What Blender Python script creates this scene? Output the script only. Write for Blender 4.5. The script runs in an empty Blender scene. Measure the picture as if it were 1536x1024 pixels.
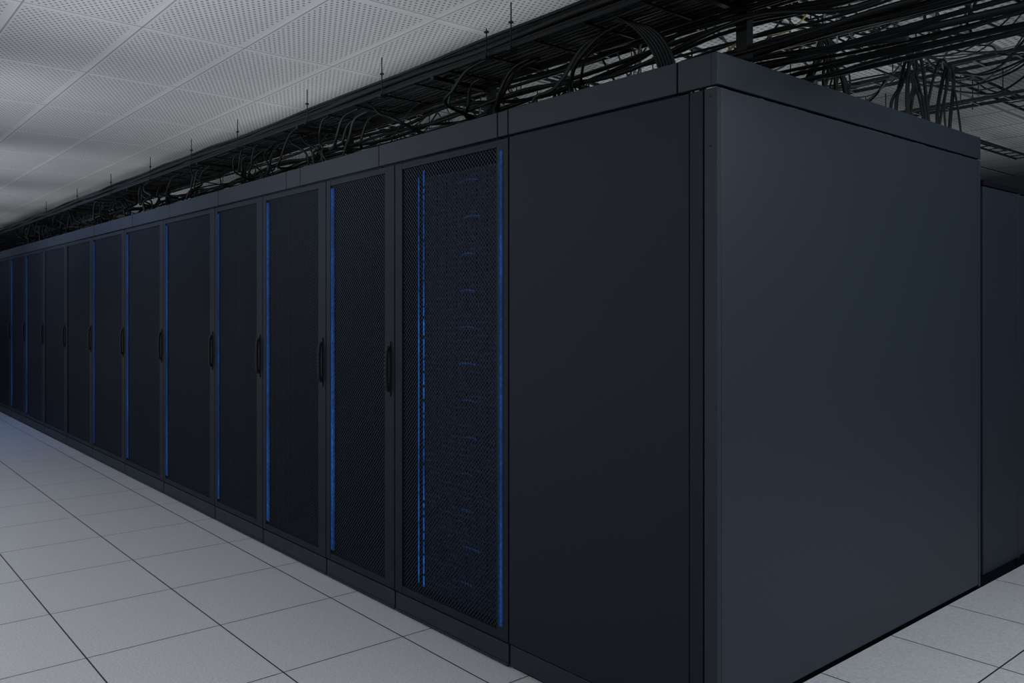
import bpy, bmesh, math, random
from mathutils import Vector, Matrix
random.seed(11)
scene = bpy.context.scene
COL = scene.collection
try:
    scene.view_settings.view_transform = 'Standard'
    scene.view_settings.look = 'None'
except Exception as e:
    print(e)

# ------------------------------------------------------------------ materials
def new_mat(name):
    m = bpy.data.materials.new(name); m.use_nodes = True
    nt = m.node_tree
    return m, nt, nt.nodes['Principled BSDF']

class NB:
    def __init__(s, nt): s.nt = nt
    def n(s, t, **k):
        nd = s.nt.nodes.new(t)
        for a, b in k.items(): setattr(nd, a, b)
        return nd
    def l(s, a, b): s.nt.links.new(a, b)
    def m(s, op, a, b=None, c=None):
        nd = s.n('ShaderNodeMath', operation=op)
        for i, v in enumerate((a, b, c)):
            if v is None: continue
            if isinstance(v, (int, float)): nd.inputs[i].default_value = v
            else: s.l(v, nd.inputs[i])
        return nd.outputs[0]
    def mix(s, f, a, b):
        nd = s.n('ShaderNodeMix', data_type='RGBA')
        if isinstance(f, (int, float)): nd.inputs[0].default_value = f
        else: s.l(f, nd.inputs[0])
        for i, v in ((6, a), (7, b)):
            if isinstance(v, tuple): nd.inputs[i].default_value = (*v, 1)
            else: s.l(v, nd.inputs[i])
        return nd.outputs[2]
    def xyz(s):
        g = s.n('ShaderNodeNewGeometry'); sp = s.n('ShaderNodeSeparateXYZ')
        s.l(g.outputs['Position'], sp.inputs[0]); return sp.outputs, g.outputs['Position']
    def noise(s, vec, scale, detail=3):
        nd = s.n('ShaderNodeTexNoise'); nd.inputs['Scale'].default_value = scale
        nd.inputs['Detail'].default_value = detail; s.l(vec, nd.inputs['Vector']); return nd.outputs['Fac']

def metal_mat(name, c, rough=0.45, var=0.15, bump=0.03, metallic=0.0, spec=0.25, nscale=350):
    m, nt, p = new_mat(name); b = NB(nt)
    _, pos = b.xyz()
    n1 = b.noise(pos, 2.5); n2 = b.noise(pos, nscale, 2)
    col = b.mix(n1, tuple(x*(1-var) for x in c), tuple(x*(1+var) for x in c))
    b.l(col, p.inputs['Base Color'])
    p.inputs['Roughness'].default_value = rough
    p.inputs['Metallic'].default_value = metallic
    p.inputs['Specular IOR Level'].default_value = spec
    bp = b.n('ShaderNodeBump'); bp.inputs['Strength'].default_value = bump; bp.inputs['Distance'].default_value = 0.002
    b.l(n2, bp.inputs['Height']); b.l(bp.outputs[0], p.inputs['Normal'])
    return m

M_PANEL = metal_mat('painted_panel', (0.0095, 0.0140, 0.0215), 0.5, 0.04, 0.08, spec=0.13)
M_PANEL_LIT = metal_mat('painted_panel_lit_side', (0.0155, 0.0220, 0.0310), 0.42, 0.03, 0.10, spec=0.32)  # panel paint lightened to carry the light on the side face
M_POST = metal_mat('painted_post', (0.018, 0.024, 0.032), 0.5, 0.08, 0.08, spec=0.18)
M_FRAME = metal_mat('door_frame_paint', (0.0085, 0.0120, 0.0182), 0.5, spec=0.14)
M_PLINTH = metal_mat('plinth_paint', (0.016, 0.022, 0.031), 0.5, spec=0.2)
M_FASCIA = metal_mat('fascia_paint', (0.0145, 0.0195, 0.0275), 0.5, spec=0.22)
M_BODY = metal_mat('carcass_black', (0.003, 0.004, 0.007), 0.7, spec=0.1)
M_BLACK = metal_mat('gap_black', (0.001, 0.001, 0.002), 0.8, spec=0.05)
M_HANDLE = metal_mat('handle_black', (0.006, 0.0075, 0.010), 0.5, spec=0.2)
M_CABLE = metal_mat('cable_black', (0.005, 0.006, 0.007), 0.5, spec=0.22)
M_CABLED = metal_mat('cable_matt_black', (0.003, 0.0036, 0.0042), 0.6, spec=0.1)
M_CABLEG = metal_mat('cable_grey', (0.025, 0.028, 0.031), 0.5, spec=0.2)
M_CABLEY = metal_mat('cable_yellow', (0.22, 0.18, 0.07), 0.5)
M_CABLEN = metal_mat('cable_green', (0.008, 0.045, 0.018), 0.5, spec=0.1)
M_TRAY = metal_mat('tray_steel', (0.007, 0.008, 0.009), 0.5, metallic=0.1, spec=0.18)

def server_mat():
    m, nt, p = new_mat('server_face'); b = NB(nt)
    (x, y, z), pos = b.xyz()
    mp = b.n('ShaderNodeMapping'); mp.inputs['Scale'].default_value = (22, 1, 110); b.l(pos, mp.inputs['Vector'])
    n1 = b.noise(mp.outputs[0], 1.0, 3); n2 = b.noise(pos, 3.5, 2)
    rows = b.m('GREATER_THAN', b.m('SINE', b.m('MULTIPLY', z, 2*math.pi/0.0277)), 0.3)
    sp = b.m('MULTIPLY', b.m('MULTIPLY', b.m('GREATER_THAN', n1, 0.53), rows), n2)
    p.inputs['Base Color'].default_value = (0.003, 0.006, 0.014, 1)
    p.inputs['Roughness'].default_value = 0.5; p.inputs['Specular IOR Level'].default_value = 0.12
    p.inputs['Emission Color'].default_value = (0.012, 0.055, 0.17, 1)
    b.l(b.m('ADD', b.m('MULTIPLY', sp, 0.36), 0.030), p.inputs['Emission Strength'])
    return m
M_SERVER = server_mat()

def emis(name, c, s, basec=(0.004, 0.01, 0.04)):
    m, nt, p = new_mat(name); b = NB(nt)
    (x, y, z), pos = b.xyz(); nz = b.noise(pos, 2.2, 3); nz2 = b.noise(pos, 60, 2)
    p.inputs['Base Color'].default_value = (*basec, 1)
    p.inputs['Roughness'].default_value = 0.6
    p.inputs['Specular IOR Level'].default_value = 0.1
    p.inputs['Emission Color'].default_value = (*c, 1)
    k = b.m('MULTIPLY', b.m('POWER', b.m('MULTIPLY', nz, 2.0), 1.3), b.m('POWER', b.m('MULTIPLY', nz2, 2.0), 1.3))
    b.l(b.m('MULTIPLY', k, s), p.inputs['Emission Strength'])
    return m
M_LED = emis('led_blue', (0.010, 0.060, 0.24), 0.62)
M_LEDHOUSE = emis('led_blue_housing', (0.003, 0.018, 0.062), 0.9)
M_LEDHOT = emis('led_blue_bright', (0.012, 0.075, 0.30), 0.58)
M_REFLECTION = emis('blue_reflection', (0.010, 0.06, 0.22), 0.4)

# perforated door mesh: real procedural holes
def mesh_mat():
    m, nt, p = new_mat('perforated_mesh'); b = NB(nt)
    (x, y, z), pos = b.xyz()
    k = 2*math.pi/0.021
    sx = b.m('SINE', b.m('MULTIPLY', b.m('ADD', x, z), k)); sz = b.m('SINE', b.m('MULTIPLY', b.m('SUBTRACT', x, z), k))
    h = b.m('GREATER_THAN', b.m('ADD', sx, sz), -0.05)
    p.inputs['Base Color'].default_value = (0.0100, 0.0145, 0.0230, 1)
    p.inputs['Roughness'].default_value = 0.55
    p.inputs['Specular IOR Level'].default_value = 0.14
    tr = b.n('ShaderNodeBsdfTransparent'); mx = b.n('ShaderNodeMixShader')
    b.l(h, mx.inputs[0]); b.l(p.outputs[0], mx.inputs[1]); b.l(tr.outputs[0], mx.inputs[2])
    b.l(mx.outputs[0], nt.nodes['Material Output'].inputs[0])
    return m
M_MESH = mesh_mat()

def lines(b, coord, size, off, w):
    f = b.m('FRACT', b.m('DIVIDE', b.m('SUBTRACT', coord, off - w/2 - 200*size), size))
    return b.m('LESS_THAN', f, w/size)

def floor_mat(name, sx, ox, sy, oy):
    m, nt, p = new_mat(name); b = NB(nt)
    (x, y, z), pos = b.xyz()
    g = b.m('MAXIMUM', lines(b, x, sx, ox, 0.0065), lines(b, y, sy, oy, 0.0065))
    n1 = b.noise(pos, 110, 5); n2 = b.noise(pos, 1.2, 2)
    c = b.mix(n1, (0.235, 0.24, 0.253), (0.61, 0.615, 0.63))
    c = b.mix(b.m('MULTIPLY', n2, 0.3), c, (0.36, 0.37, 0.39))
    c = b.mix(g, c, (0.02, 0.023, 0.03))
    b.l(c, p.inputs['Base Color']); p.inputs['Roughness'].default_value = 0.42
    p.inputs['Specular IOR Level'].default_value = 0.3
    bp = b.n('ShaderNodeBump'); bp.inputs['Strength'].default_value = 0.4; bp.inputs['Distance'].default_value = 0.003
    b.l(b.m('SUBTRACT', 1.0, g), bp.inputs['Height']); b.l(bp.outputs[0], p.inputs['Normal'])
    return m
M_FLOOR = floor_mat('floor_tiles', 0.672, -1.60, 0.575, -0.145)
M_FLOOR2 = floor_mat('floor_tiles_raised', 0.60, 0.411, 0.545, 1.168)

def ceil_mat(name, SX, SY, OX, OY, cA, cB, cHole, cBar, cBarShadow, P=0.028, hr=0.27):
    m, nt, p = new_mat(name); b = NB(nt)
    (x, y, z), pos = b.xyz()
    g = b.m('MAXIMUM', lines(b, x, SX, OX, 0.028), lines(b, y, SY, OY, 0.022))
    marg = b.m('MAXIMUM', lines(b, x, SX, OX, 0.075), lines(b, y, SY, OY, 0.065))
    bar_shadow = b.m('MAXIMUM', lines(b, x, SX, OX+0.019, 0.010), lines(b, y, SY, OY+0.016, 0.009))  # thin shadow beside the T-bars, painted into the tile colour
    fx = b.m('SUBTRACT', b.m('FRACT', b.m('DIVIDE', b.m('ADD', x, 300.0), P)), 0.5)
    row = b.m('MODULO', b.m('FLOOR', b.m('DIVIDE', b.m('ADD', x, 300.0), P)), 2.0)
    fy = b.m('SUBTRACT', b.m('FRACT', b.m('ADD', b.m('DIVIDE', b.m('ADD', y, 300.0), P), b.m('MULTIPLY', row, 0.5))), 0.5)
    d = b.m('SQRT', b.m('ADD', b.m('MULTIPLY', fx, fx), b.m('MULTIPLY', fy, fy)))
    hole = b.m('MULTIPLY', b.m('LESS_THAN', d, hr), b.m('SUBTRACT', 1.0, marg))
    n = b.noise(pos, 0.9, 2)
    c = b.mix(n, cA, cB)
    c = b.mix(hole, c, cHole)
    c = b.mix(g, c, cBar)
    c = b.mix(bar_shadow, c, cBarShadow)
    b.l(c, p.inputs['Base Color']); p.inputs['Roughness'].default_value = 0.7
    bp = b.n('ShaderNodeBump'); bp.inputs['Strength'].default_value = 0.35; bp.inputs['Distance'].default_value = 0.006
    b.l(b.m('ADD', g, b.m('MULTIPLY', hole, -0.5)), bp.inputs['Height']); b.l(bp.outputs[0], p.inputs['Normal'])
    return m
M_CEIL = ceil_mat('perforated_ceiling', 1.2, 0.6, 0.2, 0.45, (0.42, 0.435, 0.455), (0.58, 0.59, 0.60), (0.13, 0.135, 0.145), (0.52, 0.535, 0.555), (0.25, 0.255, 0.265), 0.032, 0.24)
M_CEIL_DIM = ceil_mat('shaded_ceiling_tiles', 0.6, 0.6, 0.2, 0.45, (0.10, 0.11, 0.112), (0.17, 0.182, 0.184), (0.02, 0.02, 0.022), (0.018, 0.019, 0.021), (0.04, 0.04, 0.042), 0.04)  # ceiling over the cabinets: dimness painted in as darker tile colours
M_WALL = metal_mat('dark_wall_paint', (0.03, 0.033, 0.038), 0.8)

# ------------------------------------------------------------------ geometry helpers
def parent_loc(o):
    v = Vector(o.location)
    while o.parent is not None:
        o = o.parent; v += Vector(o.location)
    return v
def mesh_obj(name, bm, mat, loc=(0, 0, 0), bevel=0.0, parent=None):
    bmesh.ops.recalc_face_normals(bm, faces=bm.faces[:])
    me = bpy.data.meshes.new(name); bm.to_mesh(me); bm.free()
    me.transform(Matrix.Translation(-Vector(loc)))
    ob = bpy.data.objects.new(name, me); ob.location = loc
    COL.objects.link(ob)
    me.materials.append(mat)
    if bevel:
        md = ob.modifiers.new('bevel', 'BEVEL'); md.width = bevel; md.segments = 2; md.limit_method = 'ANGLE'
    if parent is not None:
        ob.parent = parent; ob.location = Vector(loc) - parent_loc(parent)
    return ob
def empty(name, loc, label, cat, group=None):
    e = bpy.data.objects.new(name, None); e.location = loc; e.empty_display_size = 0.1
    COL.objects.link(e); tag(e, label, cat, group); return e
def tag(o, label, cat, group=None):
    o['label'] = label; o['category'] = cat
    if group: o['group'] = group
def bx(bm, x0, x1, y0, y1, z0, z1):
    r = bmesh.ops.create_cube(bm, size=1)
    for v in r['verts']:
        v.co = Vector(((x0+x1)/2 + v.co.x*(x1-x0), (y0+y1)/2 + v.co.y*(y1-y0), (z0+z1)/2 + v.co.z*(z1-z0)))
def boxes(name, lst, mat, bevel=0.0, parent=None, loc=None):
    bm = bmesh.new()
    for b_ in lst: bx(bm, *b_)
    if loc is None:
        b_ = lst[0]; loc = ((b_[0]+b_[1])/2, (b_[2]+b_[3])/2, b_[4])
    return mesh_obj(name, bm, mat, loc, bevel, parent)
def catmull(pts, n=6):
    P = [Vector(p) for p in pts]; P = [P[0]*2-P[1]] + P + [P[-1]*2-P[-2]]
    out = []
    for i in range(1, len(P)-2):
        a, b, c, d = P[i-1], P[i], P[i+1], P[i+2]
        for j in range(n):
            t = j/n
            out.append(0.5*((2*b)+(c-a)*t+(2*a-5*b+4*c-d)*t*t+(3*b-a-3*c+d)*t**3))
    out.append(P[-2]); return out
def tube_bm(bm, pts, r, sides=7, n=6):
    pp = catmull(pts, n) if len(pts) > 2 else [Vector(p) for p in pts]
    prev = None; nrm = None
    for i, p in enumerate(pp):
        t = (pp[min(i+1, len(pp)-1)] - pp[max(i-1, 0)]).normalized()
        if nrm is None:
            nrm = t.orthogonal().normalized()
        else:
            nrm = (nrm - t*nrm.dot(t))
            nrm = nrm.normalized() if nrm.length > 1e-6 else t.orthogonal().normalized()
        bn = t.cross(nrm)
        ring = [bm.verts.new(p + (nrm*math.cos(a) + bn*math.sin(a))*r) for a in [2*math.pi*k/sides for k in range(sides)]]
        if prev:
            for k in range(sides):
                f = bm.faces.new((prev[k], prev[(k+1) % sides], ring[(k+1) % sides], ring[k])); f.smooth = True
        else: bm.faces.new(ring[::-1])
        prev = ring
    bm.faces.new(prev)
def cable(pts, r, mat, label, group, name='cable'):
    bm = bmesh.new(); tube_bm(bm, pts, r)
    o = mesh_obj(name, bm, mat, tuple(pts[0]))
    tag(o, label, 'cable', group); return o

# ------------------------------------------------------------------ room shell
def structure(o): o['kind'] = 'structure'; return o
ZC = 3.08
ZP = 0.15
YB = 0.93
structure(boxes('floor', [(-20, 6, -6, 9, -0.12, 0)], M_FLOOR))
structure(boxes('floor', [(0.006, 6, -0.25, 9, 0.0, ZP)], M_FLOOR2))
structure(boxes('ceiling', [(-20, 6, -6, YB, ZC, ZC+0.1)], M_CEIL))
structure(boxes('ceiling', [(-20, 6, YB, 9, ZC+0.01, ZC+0.1)], M_CEIL_DIM))
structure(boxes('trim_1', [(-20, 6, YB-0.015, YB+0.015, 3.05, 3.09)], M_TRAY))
structure(boxes('wall_back', [(-20, 6, 9, 9.15, 0, 3.2)], M_WALL))
structure(boxes('wall_left', [(-20.15, -20, -6, 9.15, 0, 3.2)], M_WALL))

# ------------------------------------------------------------------ cabinets
S = [1.030, 1.896, 2.597, 3.427, 4.222, 5.303, 6.342, 7.427, 8.483, 9.547, 10.605, 11.577, 12.64]
LED = {0, 1, 2, 3, 4, 5, 6, 9, 10}
G = 0.004
ZD0, ZD1 = 0.105, 2.186
for i in range(len(S)-1):
    x1, x0 = -S[i]-G, -S[i+1]+G      # x0 < x1
    lab = ("tall black server cabinet with see-through mesh door and blue-lit servers inside" if i == 0 else
           "tall black server cabinet, mesh door, blue light strip and black handle" if i in LED else
           "tall black server cabinet with dark mesh door and black handle")
    cab = empty('server_cabinet', ((x0+x1)/2, 0.5, 0), lab, 'server cabinet', 'row of black server cabinets')
    boxes('body', [(x0, x0+0.02, 0.04, 1.0, 0.1, 2.19), (x1-0.02, x1, 0.04, 1.0, 0.1, 2.19),
                   (x0+0.02, x1-0.02, 0.98, 1.0, 0.1, 2.19), (x0+0.02, x1-0.02, 0.04, 0.98, 2.17, 2.19),
                   (x0+0.02, x1-0.02, 0.04, 0.98, 0.1, 0.12)], M_BODY, parent=cab)
    boxes('base_plinth', [(x0+0.002, x1-0.002, 0.004, 0.05, 0.010, 0.096), (x0+0.002, x1-0.002, -0.002, 0.004, 0.010, 0.018), (x0+0.02, x1-0.02, 0.05, 0.95, 0.0, 0.096)], M_PLINTH, 0.002, parent=cab)
    if i == 0: ls, rs = 0.062, 0.075
    else: ls, rs = 0.045, 0.085
    dy0, dy1 = 0.0, 0.032
    door = boxes('door', [(x0, x0+ls, dy0, dy1, ZD0, ZD1), (x1-rs, x1, dy0, dy1, ZD0, ZD1),
                          (x0+ls, x1-rs, dy0+0.001, dy1, ZD1-0.03, ZD1), (x0+ls, x1-rs, dy0+0.001, dy1, ZD0, ZD0+0.035)],
                 M_FRAME, 0.002, parent=cab, loc=((x0+x1)/2, 0.016, ZD0))
    boxes('mesh_panel', [(x0+ls, x1-rs, 0.010, 0.012, ZD0+0.035, ZD1-0.03)], M_MESH, parent=door)
    if i > 0:
        hx = x1-rs*0.45
        bm = bmesh.new()
        bx(bm, hx-0.011, hx+0.011, -0.006, 0.0, 1.05, 1.32)
        tube_bm(bm, [(hx, -0.004, 1.08), (hx, -0.013, 1.085), (hx, -0.019, 1.105), (hx, -0.021, 1.185), (hx, -0.019, 1.265), (hx, -0.013, 1.285), (hx, -0.004, 1.29)], 0.010, 10)
        mesh_obj('handle', bm, M_HANDLE, (hx, -0.02, 1.05), 0, door)
    def strip(xa, xb, ya, yb, core, parent):
        boxes('light_housing', [(xa, xb, ya+0.002, yb, 0.16, 2.14)], M_LEDHOUSE, parent=parent)
        boxes('light_strip', [(core[0], core[1], ya, ya+0.002, 0.165, 2.135)], M_LED, parent=parent)
    if i == 0:
        xa = x1-0.056
        strip(xa, xa+0.024, -0.005, 0.0, (xa+0.013, xa+0.018), door)
        xs = -1.697
        o = boxes('light_strip', [(xs-0.001, xs+0.0035, 0.005, 0.0095, 0.19, 2.10)], M_LEDHOT, parent=cab)
        o['label'] = 'thin blue light line on the mesh'
        zz = 0.18
        while zz < 2.10:
            L = random.uniform(0.015, 0.09)
            boxes('light_segment', [(xs+0.040, xs+0.0455, 0.005, 0.0095, zz, min(zz+L, 2.13))], M_LEDHOT, parent=cab)
            zz += L+random.uniform(0.004, 0.018)
    elif i in LED:
        lw = 0.036 if i in (1, 2, 4, 5) else 0.018
        xa = x0+ls
        strip(xa, xa+lw, 0.001, 0.009, (xa+lw*0.42, xa+lw*0.60), door)

# server units inside the first cabinet
x1, x0 = -S[0]-0.05, -S[1]+0.05
for k in range(12):
    z0 = 0.125+k*0.166
    sv = empty('server_unit', ((x0+x1)/2, 0.4, z0), 'black rack server with faint blue indicator specks and a glowing reflection arc', 'server', 'servers inside the mesh-door cabinet')
    xa, xb = x0+0.06, x1-0.04
    bm = bmesh.new(); bx(bm, xa, xb, 0.09, 0.8, z0, z0+0.1645)
    for q in range(9):
        cx = xa+0.03+q*(xb-xa-0.06)/8
        bx(bm, cx-0.02, cx+0.02, 0.086, 0.09, z0+0.02, z0+0.145)
    mesh_obj('chassis', bm, M_SERVER, ((xa+xb)/2, 0.4, z0), 0, sv)
    bm = bmesh.new()
    cx = -1.40+random.uniform(-.02, .02); hw = random.uniform(0.035, 0.07)
    tube_bm(bm, [(cx-hw, 0.082, z0+0.108), (cx-hw*.5, 0.078, z0+0.112), (cx, 0.076, z0+0.114), (cx+hw*.5, 0.078, z0+0.112), (cx+hw, 0.082, z0+0.108)], 0.004)
    mesh_obj('reflection_arc', bm, M_REFLECTION, (cx, 0.08, z0+0.1), 0, sv)  # blue reflection on the server face, built as a glowing arc

# top fascia panels
F = [0.157, 1.030, 1.0985, 2.038, 2.903, 3.086, 4.149, 5.146, 6.107, 7.33, 8.46, 9.52, 10.58, 11.55, 12.64]
for a, b_ in zip(F[:-1], F[1:]):
    x1, x0 = -a-0.003, -b_+0.003
    o = boxes('top_fascia_panel', [(x0, x1, -0.004, 0.02, 2.1965, 2.30), (x0, x1, 0.02, 0.10, 2.288, 2.30), (x0+0.004, x1-0.004, 0.02, 0.06, 2.1905, 2.21)], M_FASCIA, 0.003)
    tag(o, 'dark grey metal fascia panel along the cabinet tops', 'panel', 'fascia panels on the cabinet row')

# end enclosure
W = 2.085
enc = empty('end_enclosure', (-0.5, W/2, 0), 'large plain dark grey metal enclosure closing the cabinet row', 'enclosure')
boxes('body', [(-1.024, -0.016, 0.02, W-0.02, 0.0, 2.19)], M_BLACK, parent=enc)
boxes('front_panel', [(-1.026, -0.112, 0.0, 0.02, 0.105, 2.188)], M_PANEL, 0.002, parent=enc)
boxes('side_strip', [(-0.109, -0.056, 0.0, 0.02, 0.105, 2.188)], M_PANEL, 0.002, parent=enc)
boxes('corner_post', [(-0.050, 0.0, 0.0, 0.022, 0.02, 2.188)], M_POST, 0.001, parent=enc)
boxes('base_plinth', [(-1.026, -0.056, 0.006, 0.02, 0.012, 0.098)], M_PLINTH, 0.002, parent=enc)
boxes('side_panel', [(-0.014, 0.0, 0.0235, W-0.022, 0.165, 2.188)], M_PANEL_LIT, 0.001, parent=enc)
boxes('rear_post', [(-0.02, 0.002, W-0.019, W, 0.155, 2.188)], M_PANEL_LIT, 0.002, parent=enc)
boxes('top_fascia', [(-0.02, 0.003, -0.004, W, 2.1965, 2.30), (-0.154, -0.02, -0.004, 0.02, 2.1965, 2.30), (-0.10, -0.02, 0.02, W, 2.288, 2.30)], M_FASCIA, 0.002, parent=enc)
for z in (2.16, 2.0):
    boxes('screw', [(-0.030, -0.024, -0.002, 0.0, z, z+0.006)], M_HANDLE, parent=enc)

# distant cabinets past the enclosure
for (y0, y1, xf, zt, lab) in ((2.233, 2.722, -0.04, 2.117, 'plain dark metal cabinet side behind the enclosure'),
                              (2.735, 3.55, -0.044, 2.117, 'plain dark metal cabinet standing further along the aisle')):
    e = empty('equipment_cabinet', (-0.5, (y0+y1)/2, 0), lab, 'cabinet', 'plain cabinets beyond the enclosure')
    boxes('body', [(-1.0, xf-0.02, y0+0.01, y1-0.01, 0.0, zt-0.01)], M_BODY, parent=e)
    boxes('side_panel', [(xf-0.02, xf, y0, y1-0.03, 0.165, zt-0.03)], M_FASCIA, 0.003, parent=e)
    boxes('top_panel', [(-1.0, xf+0.002, y0, y1, zt-0.025, zt)], M_BODY, 0.003, parent=e)
    boxes('edge_post', [(xf-0.02, xf, y1-0.026, y1, 0.16, zt-0.026)], M_FASCIA, 0.002, parent=e)

# ------------------------------------------------------------------ overhead trays
R = random.uniform
ZT = 2.612
def tray(axis, a0, a1, c0, c1, z, h, step, label, hang=0):
    bm = bmesh.new()
    def bb(p0, p1, q0, q1, za, zb):
        if axis == 'X': bx(bm, p0, p1, q0, q1, za, zb)
        else: bx(bm, q0, q1, p0, p1, za, zb)
    for c in (c0, c1):
        bb(a0, a1, c-0.003, c+0.003, z, z+h)
        bb(a0, a1, c-0.006, c+0.006, z+h-0.004, z+h)
    t = a0+0.05
    while t < a1:
        bb(t, t+0.012, c0, c1, z+0.002, z+0.010); t += step
    o = mesh_obj('cable_tray', bm, M_TRAY, ((a0+a1)/2, (c0+c1)/2, z) if axis == 'X' else ((c0+c1)/2, (a0+a1)/2, z))
    tag(o, label, 'cable tray', 'overhead cable trays')
    if hang:
        t = a0+0.4
        while t < min(a1, 1.6 if axis == 'X' else 5):
            if axis == 'Y' or t > -9:
                for c in (c0-0.012, c1+0.012):
                    bm = bmesh.new()
                    p = (t, c) if axis == 'X' else (c, t)
                    tube_bm(bm, [(p[0], p[1], z-0.015), (p[0], p[1], 3.089)], 0.004, 6)
                    mesh_obj('hanger_rod', bm, M_TRAY, (p[0], p[1], z), 0, o)
            t += hang
    return o
main = tray('X', -17, 2.2, 0.13, 0.46, ZT, 0.022, 0.3, 'long black ladder cable tray loaded with cables above cabinets')
TR = [(0.98, 1.16, 2.85), (1.75, 1.93, 2.90), (2.9, 3.08, 2.90), (3.9, 4.08, 2.90)]
for q, (ya, yb, z) in enumerate(TR):
    tray('X', -17 if q == 0 else -10, 1.5+q*.5, ya, yb, z, 0.022, 0.2, 'black ladder cable tray running over the cabinet row', 1.1)
YT = (-4.4, -3.4, -2.4, -1.5, -0.7, 0.1, 0.9)
for xa in YT:
    tray('Y', 0.96, 7.0, xa, xa+0.13, 2.96, 0.018, 0.18, 'narrow black ladder cable tray crossing above the enclosure', 1.3)

for s in (1.75, 3.2, 4.9, 6.7, 8.8, 11.0):
    x = -s
    bm = bmesh.new(); bx(bm, x-0.018, x+0.018, 0.475, 0.51, 2.19, 2.74); bx(bm, x-0.045, x+0.045, 0.46, 0.54, 2.19, 2.20); bx(bm, x-0.013, x+0.013, 0.12, 0.52, ZT-0.02, ZT)
    o = mesh_obj('tray_support_post', bm, M_TRAY, (x, 0.5, 2.19)); tag(o, 'black steel post holding the cable tray', 'post', 'tray posts on cabinet tops')
x = -0.235
bm = bmesh.new(); bx(bm, x-0.024, x+0.024, 0.475, 0.515, 2.19, 2.76); bx(bm, x-0.05, x+0.05, 0.46, 0.54, 2.19, 2.20); bx(bm, x-0.03, x+0.03, 0.465, 0.525, 2.73, 2.765); bx(bm, x-0.013, x+0.013, 0.12, 0.52, ZT-0.02, ZT)
o = mesh_obj('tray_support_post', bm, M_TRAY, (x, 0.5, 2.19)); tag(o, 'short thick black steel post beside the enclosure corner', 'post', 'tray posts on cabinet tops')
for s in (1.15, 1.32, 2.2, 3.05, 4.1, 5.0, 6.0, 7.2, 8.5, 10.0):
    bm = bmesh.new(); tube_bm(bm, [(-s, 0.115, ZT-0.02), (-s, 0.115, ZT+0.19 if s != 1.32 else ZT+0.12)], 0.003)
    bx(bm, -s-0.008, -s+0.008, 0.107, 0.123, ZT+0.10, ZT+0.108); bx(bm, -s-0.012, -s+0.012, 0.10, 0.14, ZT-0.018, ZT-0.006)
    mesh_obj('threaded_rod', bm, M_TRAY, (-s, 0.115, ZT-0.02), 0, main)

# cables lying in the main tray
for k in range(33):
    row, c = divmod(k, 11)
    y = 0.145+0.30*c/10+(0.010 if row % 2 else 0); z = ZT+0.026+0.024*row
    pts = []; x = -16.8
    wob = 0.004 if row < 1 else 0.014
    while x < 2.1:
        pts.append((x, min(0.447, max(0.134, y+R(-wob, wob))), z+R(-0.003, 0.003 if row < 1 else 0.018))); x += 0.55
    cable(pts, R(0.010, 0.016) if row < 2 else R(0.006, 0.011), M_CABLE, 'long black cable lying in the overhead tray', 'cables in the overhead tray')
# straight cables lying on the other trays
for q, (ya, yb, z) in enumerate(TR):
    for k in range(5 if q < 3 else 2):
        y = ya+0.03+R(0, yb-ya-0.06); pts = []; x = -12.0 if q == 0 else -9.5
        while x < 1.4:
            pts.append((x, min(yb-.015, max(ya+.015, y+R(-0.04, 0.04))), z+0.018+R(0, 0.03))); x += 0.5
        cable(pts, R(0.005, 0.009), M_CABLED, 'straight black cable lying in an overhead tray', 'cables in the rear trays')
for xa in YT:
    for k in range(2):
        x = xa+0.03+R(0, 0.08); pts = []; y = 0.98
        while y < 6.8:
            pts.append((min(xa+.115, max(xa+.015, x+R(-0.03, 0.03))), y, 2.978+R(0, 0.02))); y += 0.5
        cable(pts, R(0.004, 0.008), M_CABLED, 'straight black cable lying in an overhead tray', 'cables in the rear trays')
# long cable bundles strung along the cabinet tops
for k in range(26):
    y = 0.36+0.022*k+R(-.03, .03); z = 2.35+0.012*((k*7) % 26); pts = []; x = -14.0
    wv = 0.02 if k % 2 else 0.055
    while x < 1.0:
        pts.append((x, y+R(-wv, wv), z+R(-wv, wv*0.6))); x += R(0.30, 0.9)
    cable(pts, R(0.005, 0.012), M_CABLE if k % 3 else M_CABLED, 'long black cable strung along the cabinet tops', 'loose cables above the cabinets')
# drops from tray into the cabinets, in irregular drooping clusters
i = 0
s = 1.05
while s < 12.3:
    side = random.choice((-1, 1, 1)); base = R(0.22, 0.50); big = R(0.6, 1.5)
    for k in range(random.choice((1, 2, 3, 5))):
        i += 1
        x = -s+k*R(0.01, 0.03); dx = side*R(0.05, 0.24)*big; y = R(0.16, 0.42); yb = base+R(-.08, .08); sag = R(0, 0.12)
        m = M_CABLEN if i in (9,) else M_CABLEG if i % 13 == 4 else M_CABLE
        pts = [(x+dx*2, y, ZT+0.02), (x+dx*1.3, y-0.02, ZT-0.01), (x+dx*.8+R(-.03, .03), y-0.02, ZT-0.04-sag), (x+dx*0.3, y+0.02, ZT-0.09-sag*R(.5, 1)), (x+R(-.03, .03), yb, ZT-0.17), (x+R(-.06, .06), yb, 2.33), (x+R(-.06, .06), yb, 2.192)]
        cable(pts, R(0.004, 0.010), m, 'dark cable dropping from the tray into a cabinet' if m is not M_CABLEN else 'thin green cable dropping from the tray into a cabinet', 'cable drops into the cabinets')
    s += R(0.16, 0.46)
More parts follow.
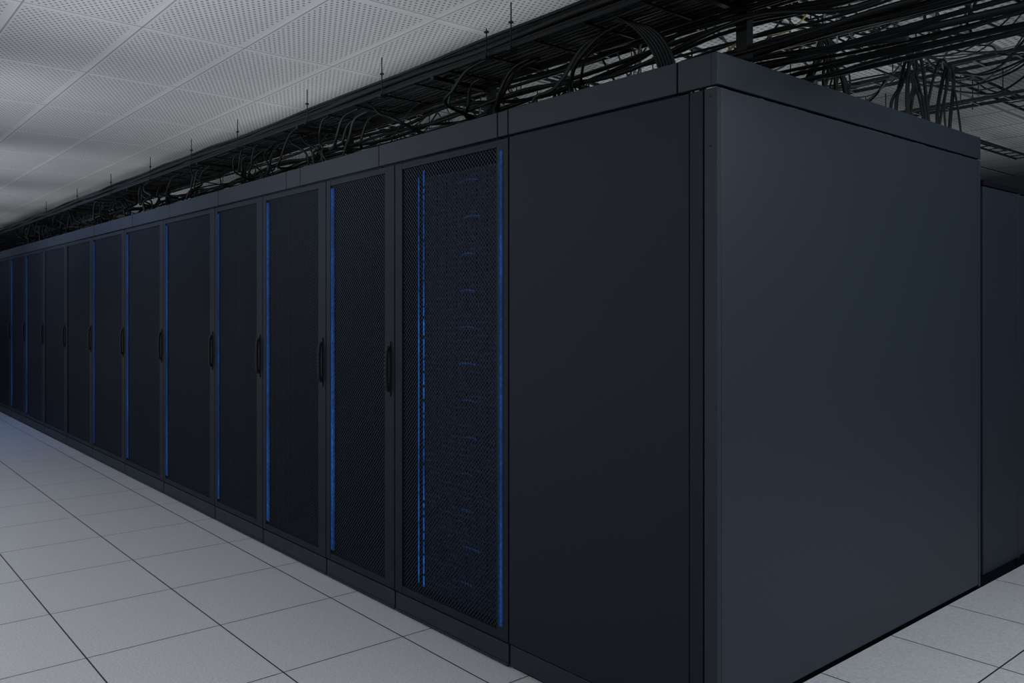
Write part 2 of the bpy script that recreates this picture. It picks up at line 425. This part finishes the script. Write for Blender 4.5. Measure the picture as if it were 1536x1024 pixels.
# curved bundle by the corner
for k in range(6):
    o_ = k*0.012
    pts = [(-1.5, 0.30-o_, ZT+0.09), (-1.1, 0.28-o_*.6, ZT+0.10), (-0.85, 0.24, ZT+0.085-o_*.5), (-0.66+o_*.5, 0.23+o_*.3, ZT+0.03-o_*.5), (-0.54+o_, 0.26+o_*.3, ZT-0.07), (-0.49+o_, 0.31+o_*.3, 2.40), (-0.50+o_, 0.33+o_*.3, 2.192)]
    cable(pts, 0.007, M_CABLE, 'thick black cable bending down into the enclosure top', 'cable bundle at the enclosure corner')
# cable loops over the enclosure
for cx, cy, n in ((-0.22, 1.00, 6), (-0.14, 1.60, 7), (-0.55, 1.75, 3), (-1.6, 0.8, 3), (-0.9, 1.0, 3), (-0.12, 1.95, 3)):
    for k in range(n):
        a = R(-0.04, 0.04); b_ = R(-0.04, 0.04); h = R(2.52, 2.70); wd = R(0.04, 0.13)
        pts = [(cx+a, cy+b_, 2.192), (cx+a-0.02, cy+b_-0.02, 2.40), (cx+a*0.5, cy+b_-0.01, h-0.06), (cx, cy+b_+wd/2, h+0.01), (cx+0.01, cy+b_+wd, h-0.06), (cx+a, cy+b_+wd*1.1, 2.42), (cx+a*2, cy+b_+wd*.9, 2.192)]
        cable(pts, R(0.005, 0.009), M_CABLED, 'black cable looping up from the enclosure top', 'cable loops over the enclosure')
# drooping cables spanning from tray to tray
for k in range(120):
    if k % 2:
        q = random.choice((0, 0, 1, 1)); x = R(-3.5, 1.0)
        ya, yb = TR[q][0]+0.1, TR[q+1][0]+0.1; za, zb = TR[q][2]+0.028, TR[q+1][2]+0.028
        xb = x+R(-0.9, 0.9); sag = R(0.05, 0.36)
        pts = [(x+(xb-x)*t+R(-.04, .04), ya+(yb-ya)*t+R(-.04, .04), za+(zb-za)*t-sag*4*t*(1-t)+R(-.015, .015)) for t in (0, .15, .35, .5, .65, .85, 1)]
    else:
        q = random.randrange(len(YT)-1); x = YT[q]+0.07; xb = YT[q+1]+0.07; y = R(1.0, 3.2); y2 = y+R(-.6, .6); sag = R(0.05, 0.32)
        pts = [(x+(xb-x)*t+R(-.03, .03), y+(y2-y)*t+R(-.05, .05), 2.985-sag*4*t*(1-t)) for t in (0, .15, .35, .5, .65, .85, 1)]
    m = M_CABLEG if k % 14 == 3 else M_CABLED
    cable(pts, R(0.003, 0.007), m, 'slack dark cable slung between overhead trays', 'slack cables under the ceiling')
cable([(-0.40, 0.55, 2.192), (-0.40, 0.56, 2.44), (-0.32, 0.62, 2.545), (-0.20, 0.68, 2.55), (-0.14, 0.74, 2.60), (-0.12, 0.82, 2.72), (-0.02, 1.0, 2.87)], 0.004, M_CABLEY, 'thin yellow cable arching over the enclosure', 'slack cables under the ceiling')

# ------------------------------------------------------------------ lights
def area(name, loc, rot, sx, sy, e, c=(1, 1, 1)):
    l = bpy.data.lights.new(name, 'AREA'); l.shape = 'RECTANGLE'; l.size = sx; l.size_y = sy; l.energy = e; l.color = c
    o = bpy.data.objects.new(name, l); o.location = loc; o.rotation_euler = rot; COL.objects.link(o); return o
def spot(name, loc, tgt, ang, e, c=(1, 1, 1), rad=0.3):
    l = bpy.data.lights.new(name, 'SPOT'); l.spot_size = math.radians(ang); l.spot_blend = 1.0; l.energy = e; l.color = c; l.shadow_soft_size = rad
    o = bpy.data.objects.new(name, l); o.location = loc
    o.rotation_euler = (Vector(tgt)-Vector(loc)).to_track_quat('-Z', 'Y').to_euler(); COL.objects.link(o); return o
D = math.radians
area('aisle_ceiling_fill', (-7, -3.0, 0.9), (D(180-30), 0, 0), 16, 0.8, 62, (0.95, 0.97, 1.0))  # unseen lamp added low in the aisle to light the ceiling
area('aisle_floor_fill', (-2.8, -3.2, 2.95), (D(5), 0, 0), 9.5, 0.8, 140, (0.95, 0.97, 1.0))  # unseen lamp added to light the aisle floor
for x, e in ((-2.2, 190), (-5.0, 130), (-8.4, 180), (-11.8, 200), (-15.2, 210)):
    spot('ceiling_wash_fill', (x, -2.5, 1.1), (x-0.8, -0.1, 3.08), 74, e, (0.97, 0.985, 1.0))  # unseen spots added to make bright pools on the ceiling
area('blue_floor_fill', (-10.5, -1.4, 2.9), (0, 0, 0), 3.0, 0.5, 30, (0.25, 0.45, 1.0))  # unseen lamp added for the blue tint on the far floor
area('side_fill', (3.0, 0.9, 2.95), (0, D(38), 0), 0.6, 2.5, 140, (0.88, 0.94, 1.0))  # unseen lamp added to brighten the enclosure side
area('overhead_fill', (-1.6, 2.4, 2.33), (D(180), 0, 0), 3.2, 2.4, 46, (0.92, 0.98, 1.0))  # this and the next two: hidden lamps added to light the rear ceiling
area('overhead_fill', (-4.8, 1.6, 2.33), (D(180), 0, 0), 3.0, 0.8, 16, (0.95, 0.97, 1.0))
area('overhead_fill', (-10, 1.8, 2.33), (D(180), 0, 0), 7.0, 0.8, 24, (0.95, 0.97, 1.0))
area('rear_fill', (-1.5, 6.3, 1.9), (D(180), 0, 0), 6.0, 2.0, 40, (0.92, 0.97, 1.0))  # unseen lamp added far back to lift the black area there
w = bpy.data.worlds.new('world'); scene.world = w; w.use_nodes = True
w.node_tree.nodes['Background'].inputs[0].default_value = (0.84, 0.92, 1.0, 1)
w.node_tree.nodes['Background'].inputs[1].default_value = 0.08

# ------------------------------------------------------------------ camera
cam = bpy.data.cameras.new('camera'); co = bpy.data.objects.new('camera', cam); COL.objects.link(co)
cam.sensor_width = 36; cam.lens = 36*1262/1536
co.location = (1.6157, -2.2333, 1.481)
f = Vector((-0.7615, 0.6481, 0)).normalized()
co.rotation_euler = f.to_track_quat('-Z', 'Y').to_euler()
cam.shift_y = -(512-463)/1536
cam.clip_end = 200
scene.camera = co
